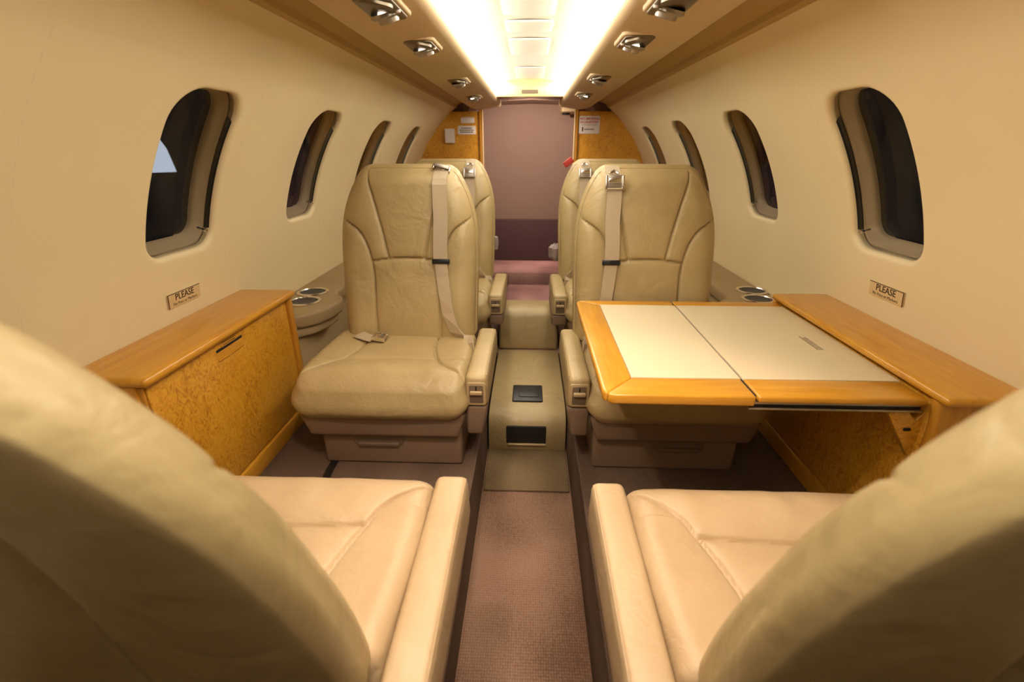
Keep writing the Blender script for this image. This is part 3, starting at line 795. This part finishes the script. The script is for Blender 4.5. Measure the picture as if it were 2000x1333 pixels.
# outer leaf
leaf = tprism('table_leaf', [(.140, TY0 + .01), (.379, TY0 + .01), (.379, TY1 - .01), (.140, TY1 - .01)], TZ - .015, TZ - .004, 'wood', tb)
r_ = .022
cN = [(.128 + r_ - r_ * cos(t), TY0 + r_ - r_ * sin(t)) for t in [pi / 2 * k / 6 for k in range(7)]]
cF = [(.128 + r_ - r_ * cos(t), TY1 - r_ + r_ * sin(t)) for t in [pi / 2 * k / 6 for k in range(7)]]
mid = 3
tprism('edge_board', cN[3:] + [(.3815, TY0), (.3815, IY0), (.187, IY0)], TZ - .019, TZ, 'wood_x', leaf, .004)
tprism('edge_board', [(.187, IY1), (.3815, IY1), (.3815, TY1)] + cF[3:][::-1], TZ - .019, TZ, 'wood_x', leaf, .004)
tprism('edge_board', cN[:4] [::1] + [(.187, IY0), (.187, IY1)] + cF[:4][::-1], TZ - .019, TZ, 'wood', leaf, .004)
tprism('inlay', [(.187, IY0), (.3815, IY0), (.3815, IY1), (.187, IY1)], TZ - .006, TZ + .0004, 'inlay', leaf, .0004, 1)
# inner leaf
leaf2 = tprism('table_leaf', [(.388, TY0 + .01), (.6605, TY0 + .01), (.6605, TY1 - .01), (.388, TY1 - .01)], TZ - .010, TZ - .004, 'wood', tb)
tprism('edge_board', [(.386, TY0), (.6605, TY0), (.6605, IY0), (.386, IY0)], TZ - .012, TZ, 'wood_x', leaf2, .004)
tprism('edge_board', [(.386, IY1), (.6605, IY1), (.6605, TY1), (.386, TY1)], TZ - .012, TZ, 'wood_x', leaf2, .004)
inl = tprism('inlay', [(.386, IY0), (.6605, IY0), (.6605, IY1), (.386, IY1)], TZ - .006, TZ + .0004, 'inlay', leaf2, .0004, 1)
mb = MB(); random.seed(5)
for rr in range(3):
    y = .93
    while y < 1.0:
        l = random.uniform(.003, .008); mb.box((.592 + rr * .005 - o0.x, y - o0.y, TZ + .0004 - o0.z), (.5945 + rr * .005 - o0.x, y + l - o0.y, TZ + .0008 - o0.z)); y += l + .002
mb.build('printed_notice', 'plastic_dark', leaf2, smooth=False)
tprism('gap_shade_filler', [(.376, TY0 + .012), (.392, TY0 + .012), (.392, TY1 - .012), (.376, TY1 - .012)], TZ - .0185, TZ - .0035, 'slot', tb, 0)  # dark filler stands in for the shade in the gap between leaves
# hinge rails
for yy in (TY0 + .006, TY1 - .020):
    tprism('slide_rail', [(.380, yy), (.66, yy), (.66, yy + .012), (.380, yy + .012)], TZ - .017, TZ - .013, 'steel', tb, .001)
    tprism('slide_rail', [(.374, yy - .002), (.66, yy - .002), (.66, yy + .012), (.374, yy + .012)], TZ - .027, TZ - .023, 'steel', tb, .001)
    tprism('rail_web', [(.380, yy + .004), (.66, yy + .004), (.66, yy + .010), (.380, yy + .010)], TZ - .023, TZ - .016, 'black', tb, .0)

# ------------------------------------------------------------------ PLEASE placards on the walls
def please(s, yc, ac):
    c = Vector(wp(s, yc, ac, -.0015)); nrm = Vector((-s * cos(ac), 0, -sin(ac)))
    xd = Vector((0, -1 if s > 0 else 1, 0)); yd = nrm.cross(xd)
    if yd.z < 0: yd = -yd
    m4 = frame_mtx(c, xd, yd)
    root = MB().prism(rrect(.108, .032, .001), -.001, .002, m4).build('notice_plate', 'cream_plate', None, .0003)
    tag(root, 'small PLEASE notice plate on the %s wall above the wooden top' % ('left' if s < 0 else 'right'), 'sign')
    MB().box((-.054, .0145, .0021), (.054, .016, .0026), m4).build('border_line', 'ink', root, smooth=False)
    e = -1 if s < 0 else 1
    MB().box((e * .054 - .001, -.016, .0021), (e * .054 + .001, .016, .0026), m4).build('border_line', 'ink', root, smooth=False)
    text('lettering', 'PLEASE', .0205, m4 @ Matrix.Translation((0, .005, .0022)), 'ink', root, .0002)
    text('lettering', 'No Pens or Markers', .0098, m4 @ Matrix.Translation((0, -.0092, .0022)), 'ink', root, -.0001)
please(-1, 1.040, math.asin((.76 - .317 - ZC) / RW))
please(1, 1.060, math.asin((.76 - .299 - ZC) / RW))

# ------------------------------------------------------------------ small things
o = MB().box((-.020, -.004, -.012), (.020, .004, .012)).build('red_tab', 'red', None, .003)
o.location = (.152, 2.075, .705); o.rotation_euler = (0, R(-38), 0)
tag(o, 'red tab sticking out behind the rearmost right seat', 'tab')
random.seed(3)
bg = MB().lathe([(0, -.035), (.016, -.034), (.026, -.02), (.024, 0), (.028, .018), (.014, .034), (0, .036)], 12)
bg.v = [p + Vector((random.uniform(-.005, .005), random.uniform(-.005, .005), random.uniform(-.005, .005))) for p in bg.v]
o = bg.build('plastic_bag', 'bag'); o.location = (.112, 2.11, .335)
tag(o, 'crumpled grey film bag hanging by the rearmost right seat', 'bag')
o = MB().lathe([(0, -.03), (.012, -.028), (.016, 0), (.013, .026), (0, .03)], 12).build('pale_pouch', 'bag'); o.location = (-.150, 2.10, .375)
tag(o, 'pale pinkish pouch hanging by the rearmost left seat', 'pouch')
# dark strap on the carpet by the left cabinet
v, f = ribbon([(-.525, 1.19, .003), (-.512, 1.12, .003), (-.50, 1.05, .003), (-.497, .98, .003), (-.49, .90, .003)], .018, .003, (1, 0, 0))
o = link('floor_strap', v, f, 'black'); tag(o, 'dark strap lying on the carpet beside the left far seat', 'strap')
# buckle resting on the shoulder of the near right seat
bkr = empty('belt_buckle', (.243, .205, .655), 'metal belt buckle resting on the shoulder of the nearest right seat', 'buckle')
MB().prism(rrect(.026, .018, .003), -.003, .003).build('buckle_plate', 'chrome', bkr, .002)
MB().prism(rrect(.018, .012, .002), .003, .005).build('buckle_flap', 'steel', bkr, .002)
bkr.rotation_euler = (R(15), R(35), R(30))

hp = MB().prism([(-5.0, 6.43), (-5.0, 7.03), (-5.0, 6.98), (-5.0, 6.86)], 0, .01)
hp = MB().add([(-5, 6.43, .455), (-5, 7.03, .441), (-5, 6.98, .62), (-5, 6.94, .75), (-5, 6.80, .93), (-5, 6.43, .95), (-5.1, 6.43, .455), (-5.1, 7.03, .441), (-5.1, 6.98, .62), (-5.1, 6.94, .75), (-5.1, 6.80, .93), (-5.1, 6.43, .95)],
              [(0, 1, 2, 3, 4, 5), (11, 10, 9, 8, 7, 6)] + [(i, i + 6, (i + 1) % 6 + 6, (i + 1) % 6) for i in range(6)])
o = hp.build('bright_patch_panel', 'outside', smooth=False)  # unidentified bright patch, built as an added glowing panel
tag(o, 'added glowing white panel outside, seen through the largest left window', 'glowing panel')
